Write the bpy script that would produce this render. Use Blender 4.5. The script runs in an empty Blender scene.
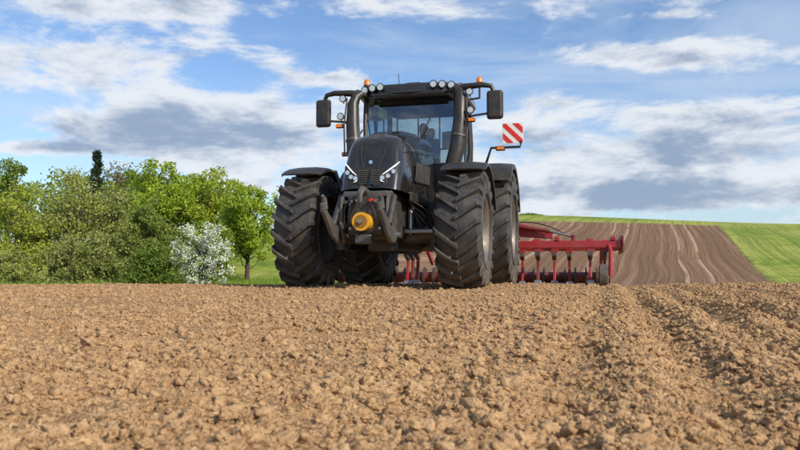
import bpy, bmesh, math, random
import numpy as np
from mathutils import Vector, Matrix, noise as mn
random.seed(3); rng=np.random.default_rng(5)
S=bpy.context.scene
rad=math.radians
# ------------------------------------------------------------ node helpers
def newmat(name):
    m=bpy.data.materials.new(name); m.use_nodes=True
    nt=m.node_tree; b=nt.nodes['Principled BSDF']; return m,nt,b
def N(nt,t,**k):
    n=nt.nodes.new(t)
    for a,v in k.items(): setattr(n,a,v)
    return n
def L(nt,a,b): nt.links.new(a,b)
def setin(sock,v,nt):
    if hasattr(v,'is_output'): nt.links.new(v,sock)
    else: sock.default_value=v
def M(nt,op,a,b=0.0,c=0.0,clamp=False):
    n=N(nt,'ShaderNodeMath',operation=op); n.use_clamp=clamp
    setin(n.inputs[0],a,nt); setin(n.inputs[1],b,nt); setin(n.inputs[2],c,nt); return n.outputs[0]
def MIX(nt,f,a,b,bt='MIX'):
    n=N(nt,'ShaderNodeMix',data_type='RGBA',blend_type=bt)
    setin(n.inputs[0],f,nt); setin(n.inputs[6],a,nt); setin(n.inputs[7],b,nt); return n.outputs[2]
def NOISE(nt,vec,scale,detail=4,rough=.55,dist=0.0):
    n=N(nt,'ShaderNodeTexNoise'); n.inputs['Scale'].default_value=scale; n.inputs['Detail'].default_value=detail
    n.inputs['Roughness'].default_value=rough; n.inputs['Distortion'].default_value=dist
    if vec is not None: L(nt,vec,n.inputs['Vector'])
    return n.outputs[0]
def STEP(nt,v,a,b):
    n=N(nt,'ShaderNodeMapRange',interpolation_type='SMOOTHSTEP')
    setin(n.inputs[0],v,nt); n.inputs[1].default_value=a; n.inputs[2].default_value=b; return n.outputs[0]
def C(r,g,b): return (r,g,b,1)
def simple(name,col,rough=.5,metal=0,dust=0.0,dcol=(.24,.16,.09),spec=.5,coat=0,bump=0.0,zdust=None):
    m,nt,b=newmat(name)
    tc=N(nt,'ShaderNodeTexCoord').outputs['Object']
    n1=NOISE(nt,tc,6,4,.6); n2=NOISE(nt,tc,45,3,.6)
    base=MIX(nt,M(nt,'MULTIPLY',n1,.5),C(*col),C(*[c*.6 for c in col]))
    f=M(nt,'MULTIPLY',STEP(nt,M(nt,'ADD',M(nt,'MULTIPLY',n1,.65),M(nt,'MULTIPLY',n2,.35)),.38,.68),dust)
    if zdust:
        g=N(nt,'ShaderNodeNewGeometry'); sx=N(nt,'ShaderNodeSeparateXYZ'); L(nt,g.outputs['Position'],sx.inputs[0])
        zf=STEP(nt,sx.outputs[2],zdust,0.0)
        f=M(nt,'ADD',f,M(nt,'MULTIPLY',zf,M(nt,'MULTIPLY',n1,.9)),clamp=True)
    L(nt,MIX(nt,f,base,C(*dcol)),b.inputs['Base Color'])
    L(nt,M(nt,'ADD',M(nt,'MULTIPLY',f,.5),rough,clamp=True),b.inputs['Roughness'])
    b.inputs['Metallic'].default_value=metal; b.inputs['Specular IOR Level'].default_value=spec
    b.inputs['Coat Weight'].default_value=coat
    if bump:
        bp=N(nt,'ShaderNodeBump'); bp.inputs['Strength'].default_value=bump; bp.inputs['Distance'].default_value=.01
        L(nt,n2,bp.inputs['Height']); L(nt,bp.outputs[0],b.inputs['Normal'])
    return m
# ------------------------------------------------------------ terrain
TAB=rng.random((256,256))
def vn(x,y,s,o=0):
    x=x*s+o*17.3+100.5; y=y*s+o*7.9+200.5
    xi=np.floor(x).astype(int); yi=np.floor(y).astype(int); fx=x-xi; fy=y-yi
    fx=fx*fx*fx*(fx*(fx*6-15)+10); fy=fy*fy*fy*(fy*(fy*6-15)+10)
    a=TAB[xi%256,yi%256]; b=TAB[(xi+1)%256,yi%256]; c=TAB[xi%256,(yi+1)%256]; d=TAB[(xi+1)%256,(yi+1)%256]
    return (a*(1-fx)+b*fx)*(1-fy)+(c*(1-fx)+d*fx)*fy
def sst(v,a,b):
    t=np.clip((v-a)/(b-a),0,1); return t*t*(3-2*t)
KY=np.array([-400,0,11,16,22,30,38,45,52,60,75,90,105,120,132,145,170,260,500,2500.])
KH=np.array([0,0,0,-.12,-.35,-.70,-.98,-1.12,-1.0,-.4,1.35,3.3,5.2,7.0,8.0,8.5,8.4,4,0,-6.])
def pchip(xq):
    d=np.diff(KH)/np.diff(KY); m=np.zeros(len(KH))
    for i in range(1,len(KH)-1):
        if d[i-1]*d[i]>0: m[i]=2*d[i-1]*d[i]/(d[i-1]+d[i])
    i=np.clip(np.searchsorted(KY,xq)-1,0,len(KY)-2); h=KY[i+1]-KY[i]; t=np.clip((xq-KY[i])/h,0,1)
    return (2*t**3-3*t**2+1)*KH[i]+(t**3-2*t**2+t)*h*m[i]+(-2*t**3+3*t**2)*KH[i+1]+(t**3-t**2)*h*m[i+1]
def base_h(x,y):
    h=pchip(y)
    fac=sst(x,-35,0)*(1.19-.21*sst(x,15,75))
    pos=np.maximum(h,0); neg=np.minimum(h,0)
    h2=neg+pos*fac
    bank=(1-sst(x,-7,6))*sst(y,33,62)*2.4*(1-sst(y,80,400))
    return h2+bank
RS=.34
def fine_h(x,y):
    a=np.zeros_like(x)
    near=(1-sst(y,30,45))*(1-sst(np.abs(x),25,45))
    u=x*.963-y*.27
    w=vn(x,y,.8,9)*.35
    side=.4+1.2*sst(u,-.7,.3)
    a+=.016*side*np.sin((u+w*.15)*2*math.pi/RS)*(.4+vn(x,y,.9,3))
    a+=.045*(vn(x,y,.55,1)-.5)
    a+=.030*(vn(x,y,2.3,2)-.5)
    r=vn(x,y,7,4); a+=.020*(r-.5)
    r=1-np.abs(2*vn(x,y,15,5)-1); a+=.016*(r-.5)
    r=1-np.abs(2*vn(x,y,33,6)-1); a+=.014*(r-.5)
    a+=.010*(vn(x,y,70,7)-.5)
    for uc,dp in ((.32,.028),(.86,.022),(1.5,.02),(-2.4,.02)):
        a-=dp*np.exp(-((u-uc+.08*(vn(x,y,.5,11)-.5))/.10)**2)
    return a*near
def height(x,y): return base_h(x,y)+fine_h(x,y)
def grow(start,end,k,mn_,):
    v=[start]
    while v[-1]<end: v.append(v[-1]+max(mn_,k(v[-1])*v[-1]))
    return v
xs=grow(0,2200,lambda v:.0075 if v<7.5 else (.02 if v<14 else .045),.0085)
xs=np.array([-v for v in xs[:0:-1]]+xs)
ypos=grow(.6,2400,lambda v:.0072 if v<13 else(.02 if v<40 else .03),.006)
yneg=grow(.6,300,lambda v:.08,.03)
ys=np.array([.6-(v-.6) for v in yneg[:0:-1]]+ypos)
X,Y=np.meshgrid(xs,ys); Z=height(X.ravel(),Y.ravel())
nx,ny=len(xs),len(ys)
co=np.stack([X.ravel(),Y.ravel(),Z],1)
ii=np.arange(nx*ny).reshape(ny,nx)
quads=np.stack([ii[:-1,:-1],ii[:-1,1:],ii[1:,1:],ii[1:,:-1]],-1).reshape(-1,4)
def npmesh(name,co,faces,mats,smooth=False,matidx=None):
    k=faces.shape[1]
    me=bpy.data.meshes.new(name); me.vertices.add(len(co)); me.vertices.foreach_set('co',co.astype(np.float32).ravel())
    me.loops.add(faces.size); me.loops.foreach_set('vertex_index',faces.astype(np.int32).ravel())
    me.polygons.add(len(faces)); me.polygons.foreach_set('loop_start',np.arange(0,faces.size,k,dtype=np.int32))
    me.polygons.foreach_set('loop_total',np.full(len(faces),k,dtype=np.int32))
    me.polygons.foreach_set('use_smooth',np.full(len(faces),smooth))
    for m in mats: me.materials.append(m)
    if matidx is not None: me.polygons.foreach_set('material_index',matidx.astype(np.int32))
    me.update(calc_edges=True)
    ob=bpy.data.objects.new(name,me); S.collection.objects.link(ob); return ob
def soil_nodes(nt,pos):
    n1=NOISE(nt,pos,.9,2,.6); n2=NOISE(nt,pos,11,3,.65); n3=NOISE(nt,pos,85,2,.7)
    c=MIX(nt,n1,C(.345,.198,.094),C(.44,.270,.134))
    c=MIX(nt,STEP(nt,n2,.38,.7),c,C(.53,.345,.180))
    c=MIX(nt,STEP(nt,n3,.60,.30),c,C(.18,.100,.048))
    return c,n2,n3
m_ground,nt,b=newmat('field_soil')
g=N(nt,'ShaderNodeNewGeometry'); pos=g.outputs['Position']; sp=N(nt,'ShaderNodeSeparateXYZ'); L(nt,pos,sp.inputs[0])
x_,y_,z_=sp.outputs
soil,n2,n3=soil_nodes(nt,pos)
u=M(nt,'SUBTRACT',M(nt,'MULTIPLY',x_,.942),M(nt,'MULTIPLY',y_,.335))
wob=NOISE(nt,pos,.03,1)
uw=M(nt,'ADD',u,M(nt,'MULTIPLY',wob,3.0))
hn=NOISE(nt,pos,.12,4,.6)
hill=MIX(nt,hn,C(.165,.092,.052),C(.235,.140,.082))
cmb=N(nt,'ShaderNodeCombineXYZ'); L(nt,uw,cmb.inputs[0]); L(nt,M(nt,'MULTIPLY',y_,.02),cmb.inputs[1])
ln=NOISE(nt,cmb.outputs[0],1.6,3,.7)
hill=MIX(nt,M(nt,'MULTIPLY',STEP(nt,ln,.46,.64),.6),hill,C(.29,.185,.112))
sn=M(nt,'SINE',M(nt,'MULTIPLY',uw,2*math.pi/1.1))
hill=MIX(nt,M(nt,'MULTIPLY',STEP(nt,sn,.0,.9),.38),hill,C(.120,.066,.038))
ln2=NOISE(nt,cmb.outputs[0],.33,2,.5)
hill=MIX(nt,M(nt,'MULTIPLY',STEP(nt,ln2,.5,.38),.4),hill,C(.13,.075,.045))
tr=None
for off in (0.,1.8):
    f=M(nt,'FRACT',M(nt,'DIVIDE',M(nt,'ADD',uw,off+103.5),8.0))
    d=M(nt,'ABSOLUTE',M(nt,'SUBTRACT',f,.5)); s=STEP(nt,d,.030,.010)
    tr=s if tr is None else M(nt,'MAXIMUM',tr,s)
hill=MIX(nt,M(nt,'MULTIPLY',tr,M(nt,'MULTIPLY',STEP(nt,NOISE(nt,pos,.16,3),.32,.55),.70)),hill,C(.44,.31,.205))
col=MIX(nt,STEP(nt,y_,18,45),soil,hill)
gn=NOISE(nt,pos,.7,5,.7); gn2=NOISE(nt,pos,.06,2)
grass=MIX(nt,STEP(nt,gn,.3,.7),C(.085,.145,.015),C(.27,.34,.045))
grass=MIX(nt,M(nt,'MULTIPLY',STEP(nt,gn2,.40,.60),.65),grass,C(.36,.36,.09))
gl=NOISE(nt,cmb.outputs[0],.8,3,.6)
grass=MIX(nt,M(nt,'MULTIPLY',STEP(nt,gl,.5,.62),.5),grass,C(.11,.17,.03))
edge=M(nt,'ADD',u,M(nt,'MULTIPLY',NOISE(nt,pos,.5,4,.7),1.6))
mk1=M(nt,'MULTIPLY',STEP(nt,edge,7.7,8.4),STEP(nt,y_,26,30))
mk2=STEP(nt,M(nt,'ADD',y_,M(nt,'MULTIPLY',NOISE(nt,pos,.15,4),5)),112,116)
mk3=M(nt,'MULTIPLY',STEP(nt,M(nt,'ADD',y_,NOISE(nt,pos,1.5,3)),27.3,27.9),STEP(nt,x_,-1.0,-2.5))
mk4=STEP(nt,x_,-39,-41)
mk=M(nt,'MAXIMUM',M(nt,'MAXIMUM',mk1,mk2),M(nt,'MAXIMUM',mk3,mk4))
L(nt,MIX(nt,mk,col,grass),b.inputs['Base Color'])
b.inputs['Roughness'].default_value=.95; b.inputs['Specular IOR Level'].default_value=.15
bp=N(nt,'ShaderNodeBump'); bp.inputs['Strength'].default_value=1.0; bp.inputs['Distance'].default_value=.018
hh=M(nt,'ADD',M(nt,'MULTIPLY',n3,.7),n2); L(nt,hh,bp.inputs['Height'])
bp2=N(nt,'ShaderNodeBump'); bp2.inputs['Distance'].default_value=.3
L(nt,M(nt,'MULTIPLY',STEP(nt,y_,25,50),.8),bp2.inputs['Strength']); L(nt,M(nt,'ADD',ln,M(nt,'MULTIPLY',gn,mk)),bp2.inputs['Height']); L(nt,bp.outputs[0],bp2.inputs['Normal'])
L(nt,bp2.outputs[0],b.inputs['Normal'])
ground=npmesh('ground',co,quads,[m_ground],True)
# ---- clods (instanced)
m_clod,nt,b=newmat('clod_soil')
g=N(nt,'ShaderNodeNewGeometry'); soil,n2,n3=soil_nodes(nt,g.outputs['Position'])
oi=N(nt,'ShaderNodeObjectInfo')
soil=MIX(nt,M(nt,'MULTIPLY',oi.outputs['Random'],.6),soil,C(.53,.345,.185))
L(nt,soil,b.inputs['Base Color']); b.inputs['Roughness'].default_value=.95; b.inputs['Specular IOR Level'].default_value=.15
bp=N(nt,'ShaderNodeBump'); bp.inputs['Strength'].default_value=1.0; bp.inputs['Distance'].default_value=.006
L(nt,NOISE(nt,g.outputs['Position'],170,2,.7),bp.inputs['Height']); L(nt,bp.outputs[0],b.inputs['Normal'])
ccol=bpy.data.collections.new('clod_shapes')
for k in range(10):
    bm=bmesh.new(); bmesh.ops.create_icosphere(bm,subdivisions=3,radius=1)
    sc=Vector((random.uniform(.8,1.3),random.uniform(.75,1.2),random.uniform(.55,.9)))
    for v in bm.verts:
        p=v.co.copy(); o=Vector((k*9.1,k*3.3,0))
        d=1+.50*mn.noise(p*1.3+o)+.34*mn.noise(p*2.9+o)+.20*mn.noise(p*6+o)
        v.co=Vector((p.x*sc.x,p.y*sc.y,p.z*sc.z))*d
    me=bpy.data.meshes.new('clod_%d'%k); bm.to_mesh(me); bm.free(); me.materials.append(m_clod)
    for p in me.polygons: p.use_smooth=(k%2==0)
    o=bpy.data.objects.new('clod_%d'%k,me); ccol.objects.link(o)
def scatter(name,P,rot,scl,coll):
    me=bpy.data.meshes.new(name); me.vertices.add(len(P)); me.vertices.foreach_set('co',P.astype(np.float32).ravel())
    for nm,arr in (('rot',rot),('scl',scl)):
        a=me.attributes.new(nm,'FLOAT_VECTOR','POINT'); a.data.foreach_set('vector',arr.astype(np.float32).ravel())
    ob=bpy.data.objects.new(name,me); S.collection.objects.link(ob)
    ng=bpy.data.node_groups.new(name+'_gn','GeometryNodeTree')
    ng.interface.new_socket('Geometry',in_out='INPUT',socket_type='NodeSocketGeometry')
    ng.interface.new_socket('Geometry',in_out='OUTPUT',socket_type='NodeSocketGeometry')
    gi=ng.nodes.new('NodeGroupInput'); go=ng.nodes.new('NodeGroupOutput')
    ip=ng.nodes.new('GeometryNodeInstanceOnPoints'); ci=ng.nodes.new('GeometryNodeCollectionInfo')
    ci.inputs[0].default_value=coll; ci.inputs['Separate Children'].default_value=True; ci.inputs['Reset Children'].default_value=True
    ip.inputs['Pick Instance'].default_value=True
    for nm,sock in (('rot','Rotation'),('scl','Scale')):
        na=ng.nodes.new('GeometryNodeInputNamedAttribute'); na.data_type='FLOAT_VECTOR'; na.inputs['Name'].default_value=nm
        ng.links.new(na.outputs[0],ip.inputs[sock])
    ng.links.new(gi.outputs[0],ip.inputs['Points']); ng.links.new(ci.outputs[0],ip.inputs['Instance']); ng.links.new(ip.outputs[0],go.inputs[0])
    md=ob.modifiers.new('scatter','NODES'); md.node_group=ng; return ob
NC=135000
cy=np.exp(rng.uniform(math.log(.7),math.log(14),NC)); cx=rng.uniform(-1,1,NC)*(.72*cy+.7)
uu=cx*.963-cy*.27; ww=vn(cx,cy,.8,9)*.35
row=.5+.5*np.sin((uu+ww*.15)*2*math.pi/RS)
keep=(vn(cx,cy,3.5,21)*.40+vn(cx,cy,.9,22)*.2+row*.40*sst(uu,-1,.3)+.15)>rng.uniform(.15,.80,NC)
cx,cy=cx[keep],cy[keep]; n=len(cx)
smin=.0022+.0011*cy
s=smin*rng.random(n)**(-1/2.3)
s=np.minimum(s,.019*(.6+.7*rng.random(n)))
s=np.maximum(s,smin)
cz=height(cx,cy)+s*rng.uniform(-.40,.40,n)
scatter('soil_clods',np.stack([cx,cy,cz],1),np.stack([rng.uniform(-.5,.5,n),rng.uniform(-.5,.5,n),rng.uniform(0,6.28,n)],1),s[:,None]*rng.uniform(.75,1.3,(n,3)),ccol)
# ------------------------------------------------------------ mesh helpers
def empty(name,loc=(0,0,0),rz=0):
    e=bpy.data.objects.new(name,None); S.collection.objects.link(e); e.location=loc; e.rotation_euler=(0,0,rz); return e
CUR=None
def mk(name,vs,fs,mat,smooth=False,bevel=0,sub=0,seg=2,auto=False):
    me=bpy.data.meshes.new(name); me.from_pydata([tuple(v) for v in vs],[],fs); me.materials.append(mat)
    bm=bmesh.new(); bm.from_mesh(me); bmesh.ops.recalc_face_normals(bm,faces=bm.faces); bm.to_mesh(me); bm.free()
    ob=bpy.data.objects.new(name,me); S.collection.objects.link(ob)
    if CUR: ob.parent=CUR
    if smooth:
        for p in me.polygons: p.use_smooth=True
    if auto:
        me.set_sharp_from_angle(angle=rad(38)) if hasattr(me,'set_sharp_from_angle') else None
    if bevel:
        m=ob.modifiers.new('b','BEVEL'); m.width=bevel; m.segments=seg; m.limit_method='ANGLE'
    if sub:
        m=ob.modifiers.new('s','SUBSURF'); m.levels=sub; m.render_levels=sub
    return ob
def box(name,c,s,mat,bevel=.01,rot=(0,0,0),taper=1.0):
    R=Matrix.Rotation(rot[2],3,'Z')@Matrix.Rotation(rot[1],3,'Y')@Matrix.Rotation(rot[0],3,'X')
    vs=[]
    for z in (-1,1):
        for x,y in ((-1,-1),(1,-1),(1,1),(-1,1)):
            t=taper if z>0 else 1
            vs.append(R@Vector((x*s[0]/2*t,y*s[1]/2*t,z*s[2]/2))+Vector(c))
    return mk(name,vs,[(0,1,2,3),(4,5,6,7),(0,1,5,4),(1,2,6,5),(2,3,7,6),(3,0,4,7)],mat,bevel=bevel)
def tube(name,pts,r,mat,n=12,smooth=True,cap=True):
    pts=[Vector(p) for p in pts]; k=len(pts); rs=r if isinstance(r,(list,tuple)) else [r]*k
    vs=[];fs=[]; up=None
    for i,p in enumerate(pts):
        t=(pts[min(i+1,k-1)]-pts[max(i-1,0)]).normalized()
        if up is None: up=t.orthogonal().normalized()
        up=(up-t*up.dot(t)).normalized(); w=t.cross(up)
        for j in range(n):
            a=2*math.pi*j/n; vs.append(p+(up*math.cos(a)+w*math.sin(a))*rs[i])
    for i in range(k-1):
        for j in range(n): fs.append((i*n+j,i*n+(j+1)%n,(i+1)*n+(j+1)%n,(i+1)*n+j))
    if cap: fs.append(tuple(range(n))); fs.append(tuple(range((k-1)*n,k*n)))
    return mk(name,vs,fs,mat,smooth,auto=True)
def arc(p0,p1,p2,n=8):
    p0,p1,p2=map(Vector,(p0,p1,p2)); return [p0*(1-t)**2+p1*2*t*(1-t)+p2*t*t for t in [i/n for i in range(n+1)]]
def extr(name,poly,axis,a,b,mat,bevel=.008):
    def P(q,w): return {'x':(w,q[0],q[1]),'y':(q[0],w,q[1]),'z':(q[0],q[1],w)}[axis]
    n=len(poly); vs=[P(q,a) for q in poly]+[P(q,b) for q in poly]
    fs=[tuple(range(n)),tuple(range(n,2*n))]+[(i,(i+1)%n,n+(i+1)%n,n+i) for i in range(n)]
    return mk(name,vs,fs,mat,bevel=bevel)
def revolve(name,prof,cx,cz,cy,mat,n=64,smooth=True):
    vs=[];fs=[];k=len(prof)
    for j in range(n):
        a=2*math.pi*j/n
        for (x,r) in prof: vs.append((cx+x,cy-r*math.cos(a),cz+r*math.sin(a)))
    for j in range(n):
        for i in range(k-1): fs.append((j*k+i,j*k+i+1,((j+1)%n)*k+i+1,((j+1)%n)*k+i))
    return mk(name,vs,fs,mat,smooth,auto=True)
# ------------------------------------------------------------ materials
paint=simple('black_paint',(.012,.012,.012),.22,0,dust=.07,coat=.6)
plastic=simple('black_plastic',(.016,.016,.016),.40,0,dust=.14)
iron=simple('dark_cast_iron',(.045,.045,.046),.42,.3,dust=.32,dcol=(.20,.15,.10))
iron2=simple('grey_cast_iron',(.09,.09,.09),.42,.3,dust=.35,dcol=(.22,.17,.12))
rubber=simple('tyre_rubber',(.024,.024,.024),.52,0,dust=.42,dcol=(.15,.12,.09),bump=.3,zdust=.7)
rimm=simple('wheel_rim_paint',(.15,.14,.13),.4,.3,dust=.55)
steel=simple('worn_steel',(.42,.42,.42),.35,.9,dust=.3)
yellow=simple('yellow_plastic',(.72,.36,.012),.4,0,dust=.15)
red=simple('red_implement_paint',(.34,.010,.018),.35,0,dust=.2,coat=.3)
redd=simple('dark_red_paint',(.16,.01,.012),.45,0,dust=.3)
orange=simple('amber_lens',(.85,.22,.01),.2)
white=simple('white_reflector',(.8,.8,.78),.4)
wred=simple('red_reflector',(.72,.03,.02),.4)
seatm=simple('seat_fabric',(.03,.03,.033),.9)
chrome=simple('mirror_silver',(.7,.72,.75),.08,1)
lens,nt,b=newmat('lamp_lens'); tc=N(nt,'ShaderNodeTexCoord').outputs['Object']
L(nt,MIX(nt,NOISE(nt,tc,60,2),C(.45,.48,.52),C(.8,.82,.85)),b.inputs['Base Color']); b.inputs['Roughness'].default_value=.12; b.inputs['Metallic'].default_value=.6
led,nt,b=newmat('led_strip'); b.inputs['Base Color'].default_value=C(.85,.87,.9); b.inputs['Roughness'].default_value=.15; b.inputs['Emission Color'].default_value=C(.95,.98,1); b.inputs['Emission Strength'].default_value=.35
glass,nt,b=newmat('cab_glass')
nt.nodes.remove(b); out=nt.nodes['Material Output']
tr_=N(nt,'ShaderNodeBsdfTransparent'); tr_.inputs[0].default_value=C(.50,.62,.66)
gl_=N(nt,'ShaderNodeBsdfGlossy'); gl_.inputs['Roughness'].default_value=.02; gl_.inputs[0].default_value=C(.85,.93,1)
lw=N(nt,'ShaderNodeFresnel'); lw.inputs[0].default_value=1.55
tcg=N(nt,'ShaderNodeTexCoord').outputs['Object']
dirt=M(nt,'MULTIPLY',NOISE(nt,tcg,3,3),.08)
ms=N(nt,'ShaderNodeMixShader'); L(nt,M(nt,'ADD',M(nt,'MULTIPLY',lw.outputs[0],2.2),dirt,clamp=True),ms.inputs[0])
L(nt,tr_.outputs[0],ms.inputs[1]); L(nt,gl_.outputs[0],ms.inputs[2]); L(nt,ms.outputs[0],out.inputs[0])
# ------------------------------------------------------------ tractor
TP=(-.17,10.85,0)
TR=empty('tractor',TP,rad(-14)); CUR=TR
def wheel(pref,cx,cy,cz,R,W,rimR,out,nl):
    h=W/2; Rb=R-.06
    prof=[(-h*.80,rimR),(-h*.92,rimR+.04),(-h*1.0,rimR+(Rb-rimR)*.45),(-h*.97,Rb-.10),(-h*.86,Rb-.03),(-h*.6,Rb-.004),(0,Rb+.006),(h*.6,Rb-.004),(h*.86,Rb-.03),(h*.97,Rb-.10),(h*1.0,rimR+(Rb-rimR)*.45),(h*.92,rimR+.04),(h*.80,rimR)]
    revolve(pref+'_tyre',prof,cx,cz,cy,rubber,72)
    for sd in (-1,1):
        revolve(pref+'_bead_%d'%(sd+1),[(sd*h*.93,rimR+.05),(sd*h*1.0,rimR+.06),(sd*h*1.01,rimR+.085),(sd*h*.95,rimR+.10)],cx,cz,cy,rubber,64)
    vs=[];fs=[]
    dl=.30*(.82/R)*(W/.62)
    for i in range(nl):
        for sd in (-1,1):
            th0=2*math.pi*(i+(.5 if sd>0 else 0))/nl
            st=[(-.05,0.0,1,1.1),(.30,.30,1,1),(.62,.62,1,1.05),(.90,.92,.93,1.25),(1.02,1.0,.35,1.3),(1.015,1.02,-1.2,1.1)]
            b0=len(vs)
            for (fx,ft,hh,wd) in st:
                th=th0+dl*ft*.95; wa=.029*wd/R
                x=sd*h*fx
                rr=Rb+.06*hh if hh>=0 else Rb-.13
                if fx>1.0 and hh>0: rr=Rb-.02
                rb=(Rb-.03) if fx<.9 else (Rb-.10 if fx<1.02 and hh>0.9 else rr-.02)
                xb=x if fx<1.0 else sd*h*.93
                for (aa,r2,xx) in ((-wa,rr,x),(wa,rr,x),(wa*1.35,rb,xb),(-wa*1.35,rb,xb)):
                    a=th+aa; vs.append((cx+xx,cy-r2*math.cos(a),cz+r2*math.sin(a)))
            m_=len(st)
            for q in range(m_-1):
                for e in range(4): fs.append((b0+q*4+e,b0+q*4+(e+1)%4,b0+(q+1)*4+(e+1)%4,b0+(q+1)*4+e))
            fs.append((b0,b0+1,b0+2,b0+3)); fs.append(tuple(b0+(m_-1)*4+e for e in range(4)))
    mk(pref+'_tread_lugs',vs,fs,rubber,bevel=.006,seg=1)
    o=out
    rp=[(-o*h*.8,rimR-.02),(-o*h*.5,rimR-.03),(o*h*.5,rimR-.03),(o*h*.80,rimR-.015),(o*h*.84,rimR+.02),(o*h*.88,rimR+.025),(o*h*.88,rimR),(o*h*.78,rimR-.03),(o*h*.45,rimR-.06),(o*h*.30,rimR-.12),(o*h*.28,rimR*.5),(o*h*.42,rimR*.46),(o*h*.45,rimR*.30),(o*h*.62,rimR*.28),(o*h*.64,.01)]
    revolve(pref+'_rim',rp,cx,cz,cy,rimm,64)
    for k in range(10):
        a=2*math.pi*k/10; rr=rimR*.38
        p=Vector((cx+o*h*.43,cy-rr*math.cos(a),cz+rr*math.sin(a)))
        tube(pref+'_wheel_bolt_%d'%k,[p,p+Vector((o*.03,0,0))],.016,steel,6,False)
def fender(name,cx,cy,cz,R,W,a0,a1,mat,th=.03,lip=.07):
    vs=[];fs=[];n=22
    prof=[(-W/2,-lip),(-W/2,-.015),(-W/2+.04,.0),(-W/5,.018),(W/5,.018),(W/2-.04,0),(W/2,-.015),(W/2,-lip),(W/2-.02,-lip),(W/2-.025,-th),(-W/2+.025,-th),(-W/2+.02,-lip)]
    k=len(prof)
    for j in range(n+1):
        a=a0+(a1-a0)*j/n
        dd=.03*(1-sst(np.array(j/n),0,.25)) 
        for (x,dr) in prof:
            r=R+dr*(1 if j>1 else .6)-float(dd); vs.append((cx+x*(1-.08*(j==0)),cy-r*math.cos(a),cz+r*math.sin(a)))
    for j in range(n):
        for i in range(k): fs.append((j*k+i,j*k+(i+1)%k,(j+1)*k+(i+1)%k,(j+1)*k+i))
    fs.append(tuple(range(k))); fs.append(tuple(range(n*k,(n+1)*k)))
    return mk(name,vs,fs,mat,True,auto=True)
RF,WF,RR,WR=.835,.63,1.05,.74
for sd,nm,hwf in ((-1,'front_right',1.50),(1,'front_left',1.44)):
    xc=sd*(hwf-WF/2)
    wheel(nm,xc,0,RF-.02,RF,WF,.46,sd,20)
    fender(nm+'_mudguard',xc+sd*.02,.02,RF-.02,RF+.115,.64,rad(63),rad(158),plastic,.022,.05)
    tube(nm+'_mudguard_bracket',[(sd*.70,.1,.85),(sd*.72,.12,1.35),(sd*.85,.12,1.72),(sd*1.15,.1,1.76)],.03,iron)
    tube(nm+'_mudguard_brace',[(sd*.72,.12,1.35),(sd*.84,.45,1.50),(sd*1.1,.55,1.58)],.02,iron)
for sd,nm in ((-1,'rear_right'),(1,'rear_left')):
    wheel(nm,sd*(1.54-WR/2),3.05,RR-.07,RR,WR,.56,sd,22)
    fender(nm+'_fender',sd*1.15,3.05,RR-.07,RR+.12,.80,rad(44),rad(160),plastic,.03,.09)
    extr(nm+'_fender_inner',[(2.0,1.2),(2.1,1.75),(2.5,2.10),(3.1,2.20),(3.7,2.03),(4.0,1.6),(3.9,1.3),(3.0,1.15)],'x',sd*.72,sd*.76,plastic)
def loft(name,secs,mat,sub=2,cap=True):
    fr=[(-1,0),(-1.03,.22),(-1.03,.45),(-1.0,.66),(-.98,.80),(-.86,.92),(-.62,.975),(-.3,.995),(0,1)]
    fr=fr+[(-a,b) for a,b in fr[-2::-1]]
    vs=[];fs=[];k=len(fr)
    for (yb,yt,zb,zt,hb,ht) in secs:
        for a,f in fr:
            z=zb+(zt-zb)*f; hw=hb+(ht-hb)*f; vs.append((a*hw,yb+(yt-yb)*f,z))
    for i in range(len(secs)-1):
        for j in range(k-1): fs.append((i*k+j,i*k+j+1,(i+1)*k+j+1,(i+1)*k+j))
    if cap: fs.append(tuple(range(k)))
    return mk(name,vs,fs,mat,True,sub=sub)
hood=loft('hood',[(-1.04,-.74,1.34,1.98,.22,.20),(-1.03,-.72,1.32,2.03,.33,.29),(-.98,-.64,1.31,2.10,.40,.35),(-.88,-.52,1.30,2.15,.435,.375),(-.5,-.2,1.29,2.21,.46,.39),(.2,.3,1.28,2.30,.47,.40),(.9,.9,1.28,2.37,.475,.405),(1.22,1.22,1.28,2.40,.48,.41),(1.25,1.25,1.28,2.40,.48,.41)],paint)
vs=[];fs=[]
sp_=[(-.70,2.03,.05),(-.60,2.115,.12),(-.3,2.195,.15),(.3,2.31,.16),(1.2,2.415,.17)]
for (y,z,w) in sp_:
    vs+=[(-w,y,z-.02),(-w*.8,y,z+.018),(w*.8,y,z+.018),(w,y,z-.02)]
for i in range(4):
    for j in range(3): fs.append((i*4+j,i*4+j+1,i*4+4+j+1,i*4+4+j))
mk('hood_spine',vs,fs,paint,False,bevel=.006)
def nose(x,z,off=.0): return Vector((x,-1.045+.44*(z-1.34)+abs(x)**2*.55-off,z))
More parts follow.
